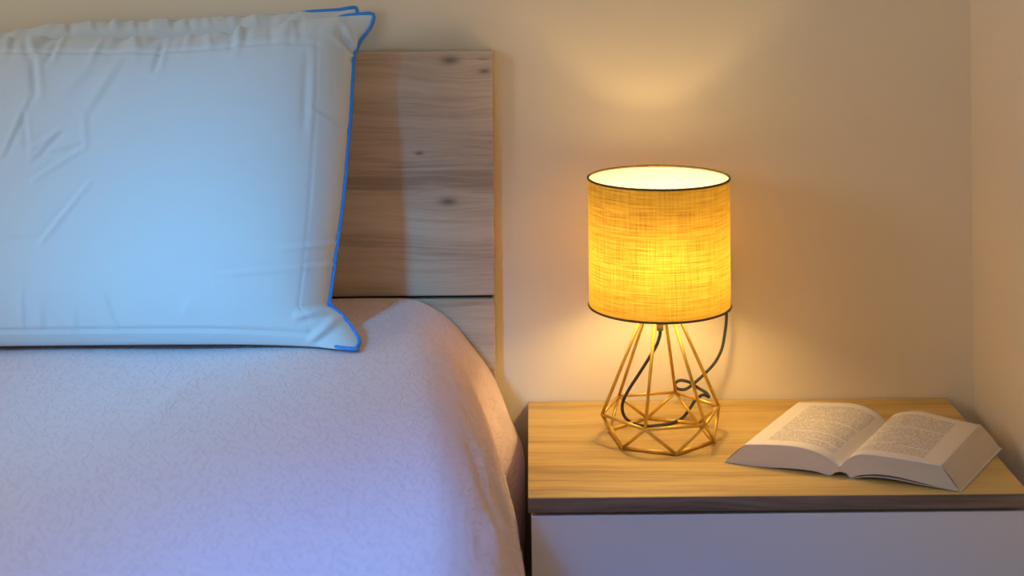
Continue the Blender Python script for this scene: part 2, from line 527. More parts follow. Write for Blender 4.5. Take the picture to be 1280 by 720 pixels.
for (x0, y0, x1, y1, wd, hh) in ((583, 545, 595, 580, 4.5, -.0045), (595, 580, 607, 618, 4.5, -.0060), (607, 618, 622, 655, 5, -.0050), (598, 560, 613, 612, 6, .0040),
                                 (566, 470, 580, 540, 7, .0025), (572, 600, 590, 700, 7, .0030), (600, 660, 606, 719, 6, -.0035), (610, 640, 626, 700, 6, .0035),
                                 (612, 500, 622, 520, 3, -.0022), (622, 500, 636, 530, 3, .0022), (616, 515, 640, 548, 3, -.0022), (632, 540, 646, 556, 3, .0020), (610, 482, 620, 500, 3, .0018),
                                 (300, 470, 322, 452, 5, .0016), (296, 500, 306, 470, 5, .0014), (386, 540, 402, 500, 7, .0012), (60, 455, 130, 447, 5, .0010)):
    vx, vy = x1 - x0, y1 - y0
    tt = np.clip(((qx_ - x0) * vx + (qy_ - y0) * vy) / (vx * vx + vy * vy), 0, 1)
    dist = np.hypot(qx_ - x0 - tt * vx, qy_ - y0 - tt * vy)
    wgt = side if x0 > 540 else 1.0
    front_fold = (PV[..., 1] > 1.83) if 608 < x0 < 640 and y1 < 560 else (PV[..., 1] < 1.83)
    DD += (1.7 if x0 > 540 else 1.0) * hh * np.exp(-(dist / wd) ** 2) * np.sin(np.pi * np.clip(.1 + .8 * tt, 0, 1)) * wgt * front_fold
PV = PV + tn * DD[..., None]
PV[..., 0] = np.where((PV[..., 1] > 1.685) & (PV[..., 2] < .46) & (PV[..., 0] > -.3), np.minimum(PV[..., 0], -.0105), PV[..., 0])
verts = [[(*PV[j, i], verts[j][i][3]) for i in range(NX)] for j in range(NY)]
bm = bmesh.new()
uvl = bm.loops.layers.uv.new('UVMap')
G = [[bm.verts.new(p[:3]) for p in row] for row in verts]
for j in range(NY - 1):
    for i in range(NX - 1):
        f = bm.faces.new((G[j][i], G[j + 1][i], G[j + 1][i + 1], G[j][i + 1]))
        for lp, (a, b) in zip(f.loops, ((j, i), (j + 1, i), (j + 1, i + 1), (j, i + 1))):
            lp[uvl].uv = (verts[a][b][3], verts[a][b][1])
# foot and head turn-down
def turn(jr, ysgn):
    prev = G[jr]
    for st in range(1, 6):
        zt = [.012, .05, .15, .28, .42][st - 1]; yo = [.010, .020, .024, .026, .028][st - 1]
        cur = [bm.verts.new((p[0], p[1] + ysgn * yo, max(.05, p[2] - zt))) for p in verts[jr]]
        for i in range(NX - 1):
            q = (prev[i], cur[i], cur[i + 1], prev[i + 1])
            bm.faces.new(q if ysgn < 0 else q[::-1])
        prev = cur
turn(NY - 1, -1)
bm.normal_update()
spread = finish('bedspread', bm, M['spread'], None, True)
sol = spread.modifiers.new('thickness', 'SOLIDIFY'); sol.thickness = .005; sol.offset = -1
tag(spread, 'pale pink quilted bedspread draped over the bed beside the nightstand', 'bedspread')

# ------------------------------------------------------------------ pillows
def proj(A, B, L, kk):
    d = B - A
    l = np.sqrt((d * d).sum(-1, keepdims=True)) + 1e-9
    c = d * (kk * .5 * (l - L) / l)
    A += c; B -= c

def relax(P, LX, LY, nmax, iters, press, rngs):
    _, ny, nx, _ = P.shape
    V = np.zeros_like(P)
    dx, dy = LX.mean(), LY.mean()
    dg = math.hypot(dx, dy)
    def tie():
        for sl in (np.s_[0, :], np.s_[-1, :], np.s_[:, 0], np.s_[:, -1]):
            a = (P[0][sl] + P[1][sl]) * .5
            P[0][sl] = a; P[1][sl] = a
    for it in range(iters):
        old = P.copy()
        P += V * .88
        # filling pushes each sheet out along its normal, easing off at the filled thickness
        tx = np.gradient(P, axis=2); ty = np.gradient(P, axis=1)
        N = np.cross(tx, ty); N /= np.linalg.norm(N, axis=-1, keepdims=True) + 1e-9
        N[1] *= -1
        amt = np.clip(1 - np.abs(P[..., 2:3]) / nmax, -.5, 1)
        P += N * amt * press
        for s in (0, 1):
            m = (nx - s) // 2
            proj(P[:, :, s:s + 2 * m:2], P[:, :, s + 1:s + 2 * m:2], LX[:, s:s + 2 * m:2], 1.0)
            m = (ny - s) // 2
            proj(P[:, s:s + 2 * m:2], P[:, s + 1:s + 2 * m:2], LY[s:s + 2 * m:2], 1.0)
        for s in (0, 1):
            m = (ny - s) // 2
            proj(P[:, s:s + 2 * m:2, :-1], P[:, s + 1:s + 2 * m:2, 1:], dg, .18)
            proj(P[:, s:s + 2 * m:2, 1:], P[:, s + 1:s + 2 * m:2, :-1], dg, .18)
        # bending
        for ax in (1, 2):
            n_ = P.shape[ax]
            a = P.take(range(0, n_ - 2), ax); b = P.take(range(2, n_), ax)
            mid = P.take(range(1, n_ - 1), ax)
            corr = ((a + b) * .5 - mid) * .06
            if ax == 1: P[:, 1:-1] += corr
            else: P[:, :, 1:-1] += corr
        tie()
        V = P - old
    return P

def rest_lengths(nx, ny, W, H, ins, gather):
    """rest lengths; the stitched rectangle inside the edge is gathered a little"""
    us = np.linspace(-W / 2, W / 2, nx); ws = np.linspace(0, H, ny)
    dx, dy = us[1] - us[0], ws[1] - ws[0]
    LX = np.full((ny, nx - 1, 1), dx); LY = np.full((ny - 1, nx, 1), dy)
    for j, w in enumerate(ws):
        for t in (ins, H - ins):
            LX[j] *= 1 - gather * math.exp(-((w - t) / (dy * 1.2)) ** 2)
    for i, u in enumerate(us):
        for t in (-W / 2 + ins, W / 2 - ins):
            LY[:, i] *= 1 - gather * math.exp(-((u - t) / (dx * 1.2)) ** 2)
    # edge seam with cord in it is tighter than the cloth
    LX[0] *= .965; LX[-1] *= .965; LY[:, 0] *= .965; LY[:, -1] *= .965
    return LX, LY

def up2(P):
    _, ny, nx, _ = P.shape
    Q = np.zeros((2, 2 * ny - 1, 2 * nx - 1, 3))
    Q[:, ::2, ::2] = P
    Q[:, 1::2, ::2] = (P[:, 1:] + P[:, :-1]) * .5
    Q[:, :, 1::2] = (Q[:, :, 2::2] + Q[:, :, :-1:2]) * .5
    return Q

def smooth_grid(P, k, iters):
    for _ in range(iters):
        Q = P.copy()
        Q[:, 1:-1] += k * (P[:, 2:] + P[:, :-2] - 2 * P[:, 1:-1])
        Q[:, :, 1:-1] += k * (P[:, :, 2:] + P[:, :, :-2] - 2 * P[:, :, 1:-1])
        P = Q
    return P

def make_pillow_shape(W, H, nmax, ins, gather, seed):
    r = np.random.RandomState(seed)
    nx, ny = 65, 41
    u, w = np.meshgrid(np.linspace(-W / 2, W / 2, nx), np.linspace(0, H, ny))
    P = np.zeros((2, ny, nx, 3))
    P[..., 0] = u; P[..., 1] = w
    b = (1 - (2 * u / W) ** 2) * (1 - (2 * w / H - 1) ** 2)
    P[0, ..., 2] = .02 * b; P[1, ..., 2] = -.02 * b
    P[:, 1:-1, 1:-1] += r.randn(2, ny - 2, nx - 2, 3) * .0012
    P = relax(P, *rest_lengths(nx, ny, W, H, ins, gather), nmax, 700, .00012, r)
    P = up2(P)
    P[:, 1:-1, 1:-1, 2] += r.randn(2, P.shape[1] - 2, P.shape[2] - 2) * .0004
    P = relax(P, *rest_lengths(P.shape[2], P.shape[1], W, H, ins, gather), nmax, 420, .00006, r)
    P = smooth_grid(P, .12, 3)
    P = up2(P)
    P = smooth_grid(P, .2, 5)
    return P

def seg_dist(px, py, x0, y0, x1, y1):
    vx, vy = x1 - x0, y1 - y0
    L2 = vx * vx + vy * vy
    t = np.clip(((px - x0) * vx + (py - y0) * vy) / L2, 0, 1)
    d = np.hypot(px - x0 - t * vx, py - y0 - t * vy)
    sgn = np.sign((px - x0) * vy - (py - y0) * vx)
    return d, t, d * sgn

def build_pillow(name, P, W, H, ins, place, creases, label, warp=None, limit=None, flat_to=BED_TOP + .0055, group=None):
    _, ny, nx, _ = P.shape
    Wd = place(P)
    if warp is not None:
        Wd = warp(Wd)
    # normals of the front sheet, then the stitched seam groove and creases
    tx = np.gradient(Wd, axis=2); ty = np.gradient(Wd, axis=1)
    N = np.cross(tx, ty); N /= np.linalg.norm(N, axis=-1, keepdims=True) + 1e-9
    if N[0, ny // 2, nx // 2, 1] > 0:
        N = -N
    N[1] *= -1
    us = np.linspace(-W / 2, W / 2, nx)[None, :]; ws = np.linspace(0, H, ny)[:, None]
    eu, wb, wt = np.minimum(us + W / 2, W / 2 - us) + 0 * ws, ws + 0 * us, H - ws + 0 * us
    sg = lambda x: 1 / (1 + np.exp(-np.clip(x / .002, -40, 40)))
    line = lambda a, ia: -.0026 * np.exp(-((a - ia) / .0024) ** 2) + .0010 * np.exp(-((a - ia) / .009) ** 2)
    mu = sg(eu - INS_U)
    g = 1.0 * line(wb, INS) * mu + 1.3 * line(wt, INS_T) * mu + .40 * line(eu, INS_U) * sg(wb - INS) * sg(wt - INS_T)
    # cloth gathered along the top seam
    rp = np.random.RandomState(int(W * 100) + ny + int(Wd[0, 0, 0, 1] * 1000))
    puck = sum(a_ * np.sin(us * f_ + p_) for f_, a_, p_ in zip((95, 141, 203, 290), (.0010, .0012, .0010, .0006), rp.rand(4) * 6.28))
    g = g + puck * (np.exp(-((wt - INS_T * .55) / (INS_T * .42)) ** 2)) * mu
    D = np.stack([g, g])
    pxs, pys = to_px(Wd[0])
    for (x0, y0, x1, y1, wd, hh) in creases:
        d, t, sd = seg_dist(pxs, pys, x0, y0, x1, y1)
        taper = np.sin(np.pi * np.clip(.08 + .84 * t, 0, 1)) ** .6
        D[0] += 1.08 * hh * taper * (np.exp(-(d / wd) ** 2) - .55 * np.exp(-((sd - 1.6 * wd) / (1.3 * wd)) ** 2))
    Wd = Wd + N * D[..., None]
    if limit is not None:
        Wd = limit(Wd)
    # rest on the bed
    z = Wd[..., 2]
    s = .004
    Wd[..., 2] = np.where(z - flat_to > .1, z, flat_to + s * np.log1p(np.exp(np.clip((z - flat_to) / s, -40, 30))))
    root = thing(name, (float(Wd[..., 0].mean()), float(Wd[0, 0, :, 1].mean()), BED_TOP), label, 'pillow', group)
    bm = bmesh.new()
    F = [[bm.verts.new(Wd[0, j, i]) for i in range(nx)] for j in range(ny)]
    B = [[F[j][i] if (j in (0, ny - 1) or i in (0, nx - 1)) else bm.verts.new(Wd[1, j, i]) for i in range(nx)] for j in range(ny)]
    for j in range(ny - 1):
        for i in range(nx - 1):
            bm.faces.new((F[j][i], F[j][i + 1], F[j + 1][i + 1], F[j + 1][i]))
            q = [B[j][i], B[j + 1][i], B[j + 1][i + 1], B[j][i + 1]]
            bm.faces.new(q)
    finish('pillow_cover', bm, M['pillow'], root, True)
    ring = [Wd[0, 0, i] for i in range(nx)] + [Wd[0, j, nx - 1] for j in range(1, ny)] + \
           [Wd[0, ny - 1, i] for i in range(nx - 2, -1, -1)] + [Wd[0, j, 0] for j in range(ny - 2, 0, -1)]
    ring = np.array(ring)
    for _ in range(3):
        ring = (np.roll(ring, 1, 0) + ring * 2 + np.roll(ring, -1, 0)) / 4
    c = ring.mean(0)
    ring = ring + (ring - c) / np.linalg.norm(ring - c, axis=1, keepdims=True) * .0012
    ring[:, 2] = np.maximum(ring[:, 2], flat_to + .001)
    bm = bmesh.new(); tube(bm, ring[::2], .0025, 8, closed=True)
    finish('piping', bm, M['piping'], root, True)
    return root, Wd

def ears(P, W, H, au, aw, ru=.045, rw=.10):
    """pull the cloth in between the corners so that these stand out as ears"""
    _, ny, nx, _ = P.shape
    us = np.linspace(-1, 1, nx)[None, :]; ws = np.linspace(-1, 1, ny)[:, None]
    du = (1 - np.abs(us)) * W / 2; dw = (1 - np.abs(ws)) * H / 2
    Q = P.copy()
    Q[..., 0] -= np.sign(us) * au * np.exp(-(du / .09) ** 2) * (1 - np.exp(-(dw / ru) ** 2))
    Q[..., 1] -= np.sign(ws) * aw * np.exp(-(dw / .09) ** 2) * (1 - np.exp(-(du / rw) ** 2))
    return Q

def placer(Xc, Yb, Zb, lean, su=1.0, sw=1.0, sn_=1.0, twist=0.0):
    up = np.array([0, math.sin(lean), math.cos(lean)])
    fw = np.array([math.sin(twist), -math.cos(lean) * math.cos(twist), math.sin(lean)])
    rt = np.array([math.cos(twist), math.sin(twist), 0])
    def f(P):
        return np.array([Xc, Yb, Zb]) + P[..., :1] * su * rt + P[..., 1:2] * sw * up + P[..., 2:3] * sn_ * fw
    return f

W, H, INS, INS_U, INS_T = .72, .46, .050, .062, .074
shape_a = make_pillow_shape(W, H, .075, INS, .05, 11)
def flop(P, W, H, amt, rw=.05, keep=.06, drop=.022, ear=.0):
    """lay the top seam back behind the filling, leaving the corners"""
    _, ny, nx, _ = P.shape
    us = np.linspace(-1, 1, nx)[None, :]; ws = np.linspace(-1, 1, ny)[:, None]
    du = (1 - np.abs(us)) * W / 2; dt = (1 - ws) * H / 2
    Q = P.copy()
    Q[..., 2] -= amt * np.exp(-(dt / rw) ** 2) * (1 - .75 * np.exp(-(du / keep) ** 2))
    Q[..., 1] -= drop * np.exp(-(dt / .020) ** 2) * (1 - np.exp(-(du / .05) ** 2))
    db = (1 + ws) * H / 2
    Q[..., 2] += ear * np.exp(-(du / .05) ** 2 - (db / .05) ** 2)
    return Q

def fit_outline(right, top, W, H):
    """bring the right edge and the crest of a pillow to where they lie on the bed"""
    ry, rx = np.array(right, float).T
    qx, qy = np.array(top, float).T
    def f(Wd):
        Wd = Wd.copy()
        _, ny, nx, _ = Wd.shape
        us = np.linspace(-1, 1, nx)[None, :]; ws = np.linspace(-1, 1, ny)[:, None]
        du = (1 - us) * W / 2; dt = (1 - ws) * H / 2
        for _ in range(2):
            a, b = to_px(Wd)
            crest = b.min(axis=(0, 1))
            xs = a[0, -30]
            dz = -(np.interp(xs, qx, qy) - crest) * Wd[0, -1, :, 1] / F_PX
            Wd[..., 2] += dz * np.exp(-(dt / .11) ** 2)
            a, b = to_px(Wd)
            edge = a.max(axis=(0, 2)); yr = b[0, :, -1]
            dx = (np.interp(yr, ry, rx) - a[0, :, -1]) * Wd[0, :, -1, 1] / F_PX
            Wd[..., 0] += dx[:, None] * np.exp(-(du / .075) ** 2)
        return Wd
    return f

def sepY(z): return 1.866 + .25 * (z - BED_TOP)          # where the two pillows touch
def softmax0(x, s): return np.where(x > .05, x, s * np.log1p(np.exp(np.clip(x / s, -40, 40))))
def lim_front(Wd):
    Wd = Wd.copy(); y0 = sepY(Wd[..., 2]) - .0035
    Wd[..., 1] = y0 - softmax0(y0 - Wd[..., 1], .004)
    return Wd
def lim_back(Wd):
    Wd = Wd.copy(); y0 = sepY(Wd[..., 2]) + .0035
    Wd[..., 1] = y0 + softmax0(Wd[..., 1] - y0, .004)
    y1 = np.where(Wd[..., 2] < hb_top + .02, HB_F, WALL_Y) - .005
    y1 = HB_F - .005 + (WALL_Y - HB_F) * np.clip((Wd[..., 2] - hb_top - .01) / .04, 0, 1)
    Wd[..., 1] = y1 - softmax0(y1 - Wd[..., 1], .002)
    return Wd

shape_a = make_pillow_shape(W, H, .075, INS, .05, 11)
shape_a = flop(ears(shape_a, W, H, .020, .012), W, H, .045, ear=.030)
right_f = [(5, 458), (14, 466), (22, 467), (34, 463), (50, 451), (66, 441), (80, 441), (150, 437), (250, 428), (330, 417), (368, 412), (382, 410), (390, 424), (400, 433), (412, 441), (422, 447), (432, 449), (445, 446)]
top_f = [(-400, 50), (0, 46), (100, 47), (200, 47), (250, 42), (330, 30), (400, 22), (440, 17), (468, 13)]
Q3 = lambda x0, y0, x1, y1, wd, hh: (x0 / 2.667, y0 / 2.667, x1 / 2.667, y1 / 2.667, wd, hh)
Q2 = lambda x0, y0, x1, y1, wd, hh: (x0 / 2.4, y0 / 2.4, x1 / 2.4, y1 / 2.4, wd, hh)
front_creases = [
    Q3(195, 125, 160, 200, 3.5, -.0045), Q3(545, 135, 515, 235, 3.5, -.0045), Q3(772, 78, 770, 165, 4, -.0042), Q3(805, 78, 800, 150, 4, .0030),
    Q3(345, 125, 300, 205, 4, .0025), Q3(440, 100, 455, 165, 5, .0022), Q3(620, 100, 600, 165, 4, -.0025), Q3(690, 95, 700, 155, 4, .0022), Q3(900, 75, 905, 140, 4, -.0018),
    Q3(980, 70, 985, 140, 4, .0018), Q3(80, 120, 95, 195, 4, -.0030), Q3(30, 120, 20, 180, 4, .0025),
    Q3(1105, 115, 1170, 185, 3.0, .0040), Q3(1135, 95, 1168, 178, 3.5, -.0045), Q3(1190, 120, 1172, 185, 3.5, .0030),
    Q2(98, 170, 106, 285, 4, -.0050), Q2(82, 300, 8, 465, 3, .0028), Q2(68, 330, 82, 455, 3, -.0028), Q2(82, 452, 180, 390, 2.6, .0026), Q2(100, 487, 185, 398, 2.6, -.0024),
    Q2(98, 540, 255, 440, 2.6, .0028), Q2(130, 470, 250, 436, 3, -.0018), Q2(120, 730, 270, 545, 2.8, .0024), Q2(360, 180, 250, 345, 5, .0016), Q2(250, 345, 258, 440, 4, .0014),
    Q2(300, 170, 190, 280, 6, .0014), Q2(0, 720, 110, 715, 2.6, -.0012),
    (384, 68, 380, 165, 5, -.0016), Q3(1030, 358, 1150, 440, 2.6, .0026), Q3(1000, 440, 1140, 445, 3, .0012),
    (345, 311, 420, 304, 2.8, .0026), (270, 343, 416, 331, 2.6, .0022), (345, 205, 430, 215, 6, .0010),
    (128, 366, 138, 392, 2.4, .0018), (138, 392, 150, 420, 2.4, .0016), (26, 360, 28, 412, 3, .0014), (50, 385, 52, 412, 4, .0012), (90, 385, 94, 414, 4, .0012),
    (370, 394, 406, 388, 3.4, .0034), (374, 403, 410, 392, 3.4, -.0026), (396, 430, 430, 400, 3.6, -.0036), (386, 426, 420, 396, 3.4, .0030),
    (228, 395, 240, 372, 5, .0010),
]
pl_f = placer(-.555, 1.768, .564, math.radians(18))
front, WF = build_pillow('pillow', shape_a, W, H, INS, pl_f, front_creases,
    'white pillow with blue piping standing in front, leaning back on another pillow', fit_outline(right_f, top_f, W, H), lim_front)
pl_b = placer(-.590, 1.925, .575, math.radians(9))
shape_b = flop(ears(make_pillow_shape(W, H, .055, INS, .05, 29), W, H, .018, .012), W, H, .020, drop=.018)
right_b = [(0, 432), (6, 444), (11, 446), (18, 446), (30, 436), (60, 415), (200, 400), (400, 385), (440, 390)]
top_b = [(-400, 45), (0, 40), (30, 32), (100, 27), (180, 25), (250, 22), (330, 18), (400, 13), (428, 5), (446, 5)]
back_creases = [Q3(x, 60, x + 6, 115, 4, h_) for x, h_ in ((230, -.003), (300, .002), (360, -.003), (440, .0025), (490, -.003), (560, .002), (630, -.003), (690, .003), (760, -.002), (850, .0025), (1000, -.0025))]
back, WB = build_pillow('pillow', shape_b, W, H, INS, pl_b, back_creases,
    'white pillow mostly hidden behind the front pillow, only its top edge showing', fit_outline(right_b, top_b, W, H), lim_back)
for nm, Wd in (('front', WF), ('back', WB)):
    a, b = to_px(Wd)
    print(nm, 'px', a.min(), a.max(), b.min(), b.max(), 'ears', a[0, -1, -1], b[0, -1, -1], a[0, 0, -1], b[0, 0, -1], 'Y', Wd[..., 1].min(), Wd[..., 1].max())

# ------------------------------------------------------------------ nightstand
T_Z = .450
tx0, tx1 = at(660, 503, 2.03).x, at(1183, 497, 2.033).x
ty0, ty1 = 1.694, 2.0325
ns = thing('nightstand', ((tx0 + tx1) / 2, (ty0 + ty1) / 2, 0), 'nightstand with oak-grain top and plain white drawer front beside the bed', 'nightstand')
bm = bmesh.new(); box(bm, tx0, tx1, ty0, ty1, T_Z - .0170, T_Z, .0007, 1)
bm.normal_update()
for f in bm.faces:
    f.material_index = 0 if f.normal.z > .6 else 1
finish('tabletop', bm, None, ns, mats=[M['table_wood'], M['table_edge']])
bm = bmesh.new()
bx0, bx1, by0, by1 = tx0 + .004, tx1 - .004, ty0 + .022, ty1
for b in ((bx0, bx0 + .016, by0, by1, .05, T_Z - .0172), (bx1 - .016, bx1, by0, by1, .05, T_Z - .0172), (bx0, bx1, by1 - .01, by1, .05, T_Z - .0172),
          (bx0, bx1, by0, by1, .05, .066), (bx0, bx1, by0 + .001, by0 + .06, T_Z - .034, T_Z - .0174)):
    box(bm, *b)
finish('cabinet_body', bm, M['white'], ns)
for z0, z1 in ((.248, T_Z - .0215), (.062, .243)):
    bm = bmesh.new(); box(bm, bx0 - .0005, bx1 + .0005, ty0 + .003, ty0 + .021, z0, z1, .0012)
    finish('drawer_front', bm, M['white'], ns)
bm = bmesh.new(); box(bm, bx0 + .02, bx1 - .02, by0 + .03, by1 - .01, 0, .05)
finish('plinth', bm, M['dark'], ns)

# ------------------------------------------------------------------ lamp
LX_, LY_ = .1606, 1.889
lamp = thing('table_lamp', (LX_, LY_, T_Z), 'lit bedside lamp with mustard linen drum shade on gold wire geometric cage', 'lamp')
ROD = .0021
def ring_pts(r, z, a0):
    return [Vector((LX_ + r * math.cos(math.radians(a0 + 60 * k)), LY_ + r * math.sin(math.radians(a0 + 60 * k)), z)) for k in range(6)]
up_r = ring_pts(.0757, .4837, 10.5)
lo_r = ring_pts(.0672, T_Z + ROD + .0002, 40.5)
hub_r = ring_pts(.0125, .627, 10.5)
def hexring(name, pts):
    bm = bmesh.new()
    for a, b in zip(pts, pts[1:] + pts[:1]):
        tube(bm, [a, b], ROD, 10)
    for p in pts:
        bmesh.ops.create_icosphere(bm, subdivisions=2, radius=ROD * 1.12, matrix=Matrix.Translation(p))
    finish(name, bm, M['gold'], lamp, True)
hexring('middle_ring', up_r)
hexring('base_ring', lo_r)
for k_ in range(6):
    bm = bmesh.new(); tube(bm, [up_r[k_], hub_r[k_]], ROD, 10)
    finish('strut', bm, M['gold'], lamp, True)
for k_ in range(6):
    for q in (k_, (k_ + 1) % 6):
        bm = bmesh.new(); tube(bm, [lo_r[k_], up_r[q]], ROD, 10)
        finish('brace', bm, M['gold'], lamp, True)
bm = bmesh.new()
lathe(bm, [(0, .621), (.0148, .621), (.0148, .633), (0, .633)], LX_, LY_, 32)
finish('hub_disc', bm, M['gold'], lamp, True)
bm = bmesh.new()
lathe(bm, [(0, .584), (.0045, .584), (.0045, .590), (.0075, .592), (.0085, .598), (.0085, .604), (.006, .607), (.006, .6205), (0, .6205)], LX_, LY_, 32)
finish('cord_grip', bm, M['socket'], lamp, True)
bm = bmesh.new()
lathe(bm, [(0, .6335), (.0145, .6335), (.0155, .640), (.0155, .649), (.0135, .652), (0, .652)], LX_, LY_, 32)
finish('bulb_socket', bm, M['socket'], lamp, True)
bm = bmesh.new()
lathe(bm, [(0, .6525), (.0115, .6525), (.0135, .656), (.0185, .661), (.0205, .667), (.0210, .676), (.0210, .704)], LX_, LY_, 32)
bulb = finish('light_bulb', bm, M['bulb'], lamp, True)
bm = bmesh.new()
lathe(bm, [(.0211, .7038), (.0213, .7055), (.0195, .7105), (.0150, .7150), (.008, .7175), (0, .7185)], LX_, LY_, 32)
o = finish('bulb_light_stop', bm, M['socket'], bulb, True)  # opaque cap added to weaken the bulb's pool on the wall above
o.location = (0, 0, 0)
# shade
S_R, S_Z0, S_Z1 = .0885, .6165, .7755
bm = bmesh.new()
uvl = bm.loops.layers.uv.new('UVMap')
n, nz_ = 128, 10
gr = [[bm.verts.new((LX_ + S_R * math.cos(2 * math.pi * i / n), LY_ + S_R * math.sin(2 * math.pi * i / n), S_Z0 + (S_Z1 - S_Z0) * j / nz_)) for i in range(n)] for j in range(nz_ + 1)]
for j in range(nz_):
    for i in range(n):
        f = bm.faces.new((gr[j][i], gr[j][(i + 1) % n], gr[j + 1][(i + 1) % n], gr[j + 1][i]))
        for lp, (a, b) in zip(f.loops, ((j, i), (j, i + 1), (j + 1, i + 1), (j + 1, i))):
            lp[uvl].uv = (2 * math.pi * S_R * b / n + .4, (S_Z1 - S_Z0) * a / nz_)
shade = finish('lamp_shade', bm, M['shade'], lamp, True)
for z, nm in ((S_Z1, 'top_rim'), (S_Z0, 'bottom_rim')):
    pts = [(LX_ + S_R * math.cos(2 * math.pi * i / 96), LY_ + S_R * math.sin(2 * math.pi * i / 96), z) for i in range(96)]
    bm = bmesh.new(); tube(bm, pts, .0015, 8, closed=True)
    o = finish(nm, bm, M['trim'], shade, True)
    o.location = (0, 0, 0)
# three spokes carrying the shade
bm = bmesh.new()
for a in (100, 220, 340):
    c_, s_ = math.cos(math.radians(a)), math.sin(math.radians(a))
    tube(bm, [(LX_ + .0150 * c_, LY_ + .0150 * s_, .6395), (LX_ + .05 * c_, LY_ + .05 * s_, .634), (LX_ + (S_R - .001) * c_, LY_ + (S_R - .001) * s_, S_Z0 + .001)], .0012, 8)
o = finish('shade_carrier', bm, M['socket'], lamp, True)
# cord
cord = [Vector((LX_, LY_, .586)), Vector((LX_, LY_ + .001, .578))]
cord += [at(820, 433, 1.893), at(811, 448, 1.899), at(799, 467, 1.907), at(786, 487, 1.915), at(778.5, 503, 1.920), at(779, 517, 1.925)]
TZ = T_Z + .0024
cord += [at_z(787, 527, TZ), at_z(803, 532.5, TZ), at_z(822, 532, TZ), at_z(840, 528.5, TZ), at_z(853, 522.5, TZ + .001)]
cord += [at(862, 511, 1.965), at(870, 499, 1.972), at(879, 493.5, 1.985), at(886, 496, 1.996), at(882, 490.5, 2.005), at(872, 484.5, 2.010), at(861, 477.5, 2.012),
         at(850, 475.5, 2.012), at(843.5, 480, 2.010), at(847, 486, 2.006), at(857, 486.5, 2.003), at(867, 479.5, 2.004), at(880, 468, 2.008), at(893, 454, 2.012),
         at(901.5, 438, 2.016), at(905.5, 420, 2.018), at(908, 398, 2.020), at(907, 372, 2.022), at(900, 350, 2.020)]
out = at(896, 338, 2.020)
cord += [out]
bm = bmesh.new(); tube(bm, smooth_path(cord, 6), .0021, 10)
finish('power_cord', bm, M['cord'], lamp, True)
bm = bmesh.new()
tube(bm, [out + Vector((0, 0, -.004)), out + Vector((0, .001, .004)), out + Vector((0, .004, .012)), Vector((out.x, WALL_Y - .0006, out.z + .014))], [.0035, .006, .010, .012], 16)
finish('plug', bm, M['plastic'], lamp, True)

# ------------------------------------------------------------------ open book
def pz(px, py, dz): return np.array(at_z(px, py, T_Z + dz))
def resample(pts, n):
    pts = [np.array(p) for p in pts]
    sm = np.array([np.array(v) for v in smooth_path([Vector(p) for p in pts], 12)])
    t = np.concatenate([[0], np.cumsum(np.linalg.norm(np.diff(sm, axis=0), axis=1))])
    s = np.linspace(0, t[-1], n)
    return np.stack([np.interp(s, t, sm[:, c]) for c in range(3)], 1)
def Z3(x, y): return 890 + x / 3.282, 480 + y / 3.282
def zz(x, y, dz):
    a, b = Z3(x, y)
    return pz(a, b, dz)
# foot end of the book: base line on the table
base_f0, base_f1 = pz(906, 577.3, .0012), pz(1199, 614, .0012)
def on_foot(px, py):
    """point of the upright foot plane seen at a pixel"""
    dx, dy = px - PPX, py - PPY
    r = np.array([(dx * cs - dy * sn) / F_PX, 1.0, -(dx * sn + dy * cs) / F_PX])
    d = base_f1 - base_f0
    nrm = np.array([d[1], -d[0], 0.0])
    o_ = np.array([0, 0, CAM_Z])
    t = np.dot(base_f0 - o_, nrm) / np.dot(r, nrm)
    return o_ + r * t
lt_f = [on_foot(*Z3(*p)) for p in ((133, 250), (180, 249), (240, 250), (310, 254), (370, 263), (425, 279), (470, 301), (503, 325), (524, 339))]
rt_f = [on_foot(*Z3(*p)) for p in ((526, 339), (545, 318), (572, 299), (610, 290), (660, 292), (740, 303), (830, 318), (900, 330), (941, 336))]
lb_f = [base_f0] + [on_foot(*Z3(*p)) for p in ((130, 330), (230, 340), (330, 345), (420, 356), (482, 374), (500, 363), (525, 358))]
rb_f = [on_foot(*Z3(*p)) for p in ((525, 358), (551, 364), (570, 384), (610, 374), (680, 371), (760, 381), (850, 403), (940, 425))] + [base_f1]
# head end
lt_b = [zz(357, 73, .0234), zz(420, 72, .026), zz(490, 73, .028), zz(560, 75, .029), zz(610, 82, .029), zz(650, 97, .0275), zz(685, 118, .023), zz(712, 147, .0155)]
g_b = lt_b[-1] + np.array([.006, -.004, -.006])
lt_b.append(g_b)
rt_b = [g_b + np.array([.001, 0, 0]), zz(742, 130, .019), zz(775, 114, .0255), zz(830, 107, .0285), zz(880, 112, .028), zz(960, 133, .0255), zz(1040, 152, .0225), zz(1100, 165, .0195)]
vdir = lt_b[0] - lt_f[0]; vdir[2] = 0
lb_b = [base_f0 + vdir * .985 + np.array([.0, 0, 0])]
end_r = zz(1181, 262, .0012)
sp_b = g_b.copy(); sp_b[2] = T_Z + .0012
lb_b += [lb_b[0] * (1 - t) + (sp_b + np.array([-.010, .004, 0])) * t + np.array([0, 0, .004 * math.sin(math.pi * t)]) for t in (.25, .5, .75, 1)]
lb_b.append(sp_b + np.array([0, 0, .005]))
rb_b = [sp_b + np.array([0, 0, .005])] + [(sp_b + np.array([.010, -.004, 0])) * (1 - t) + end_r * t + np.array([0, 0, .005 * math.sin(math.pi * t)]) for t in (0, .25, .5, .75, 1)]

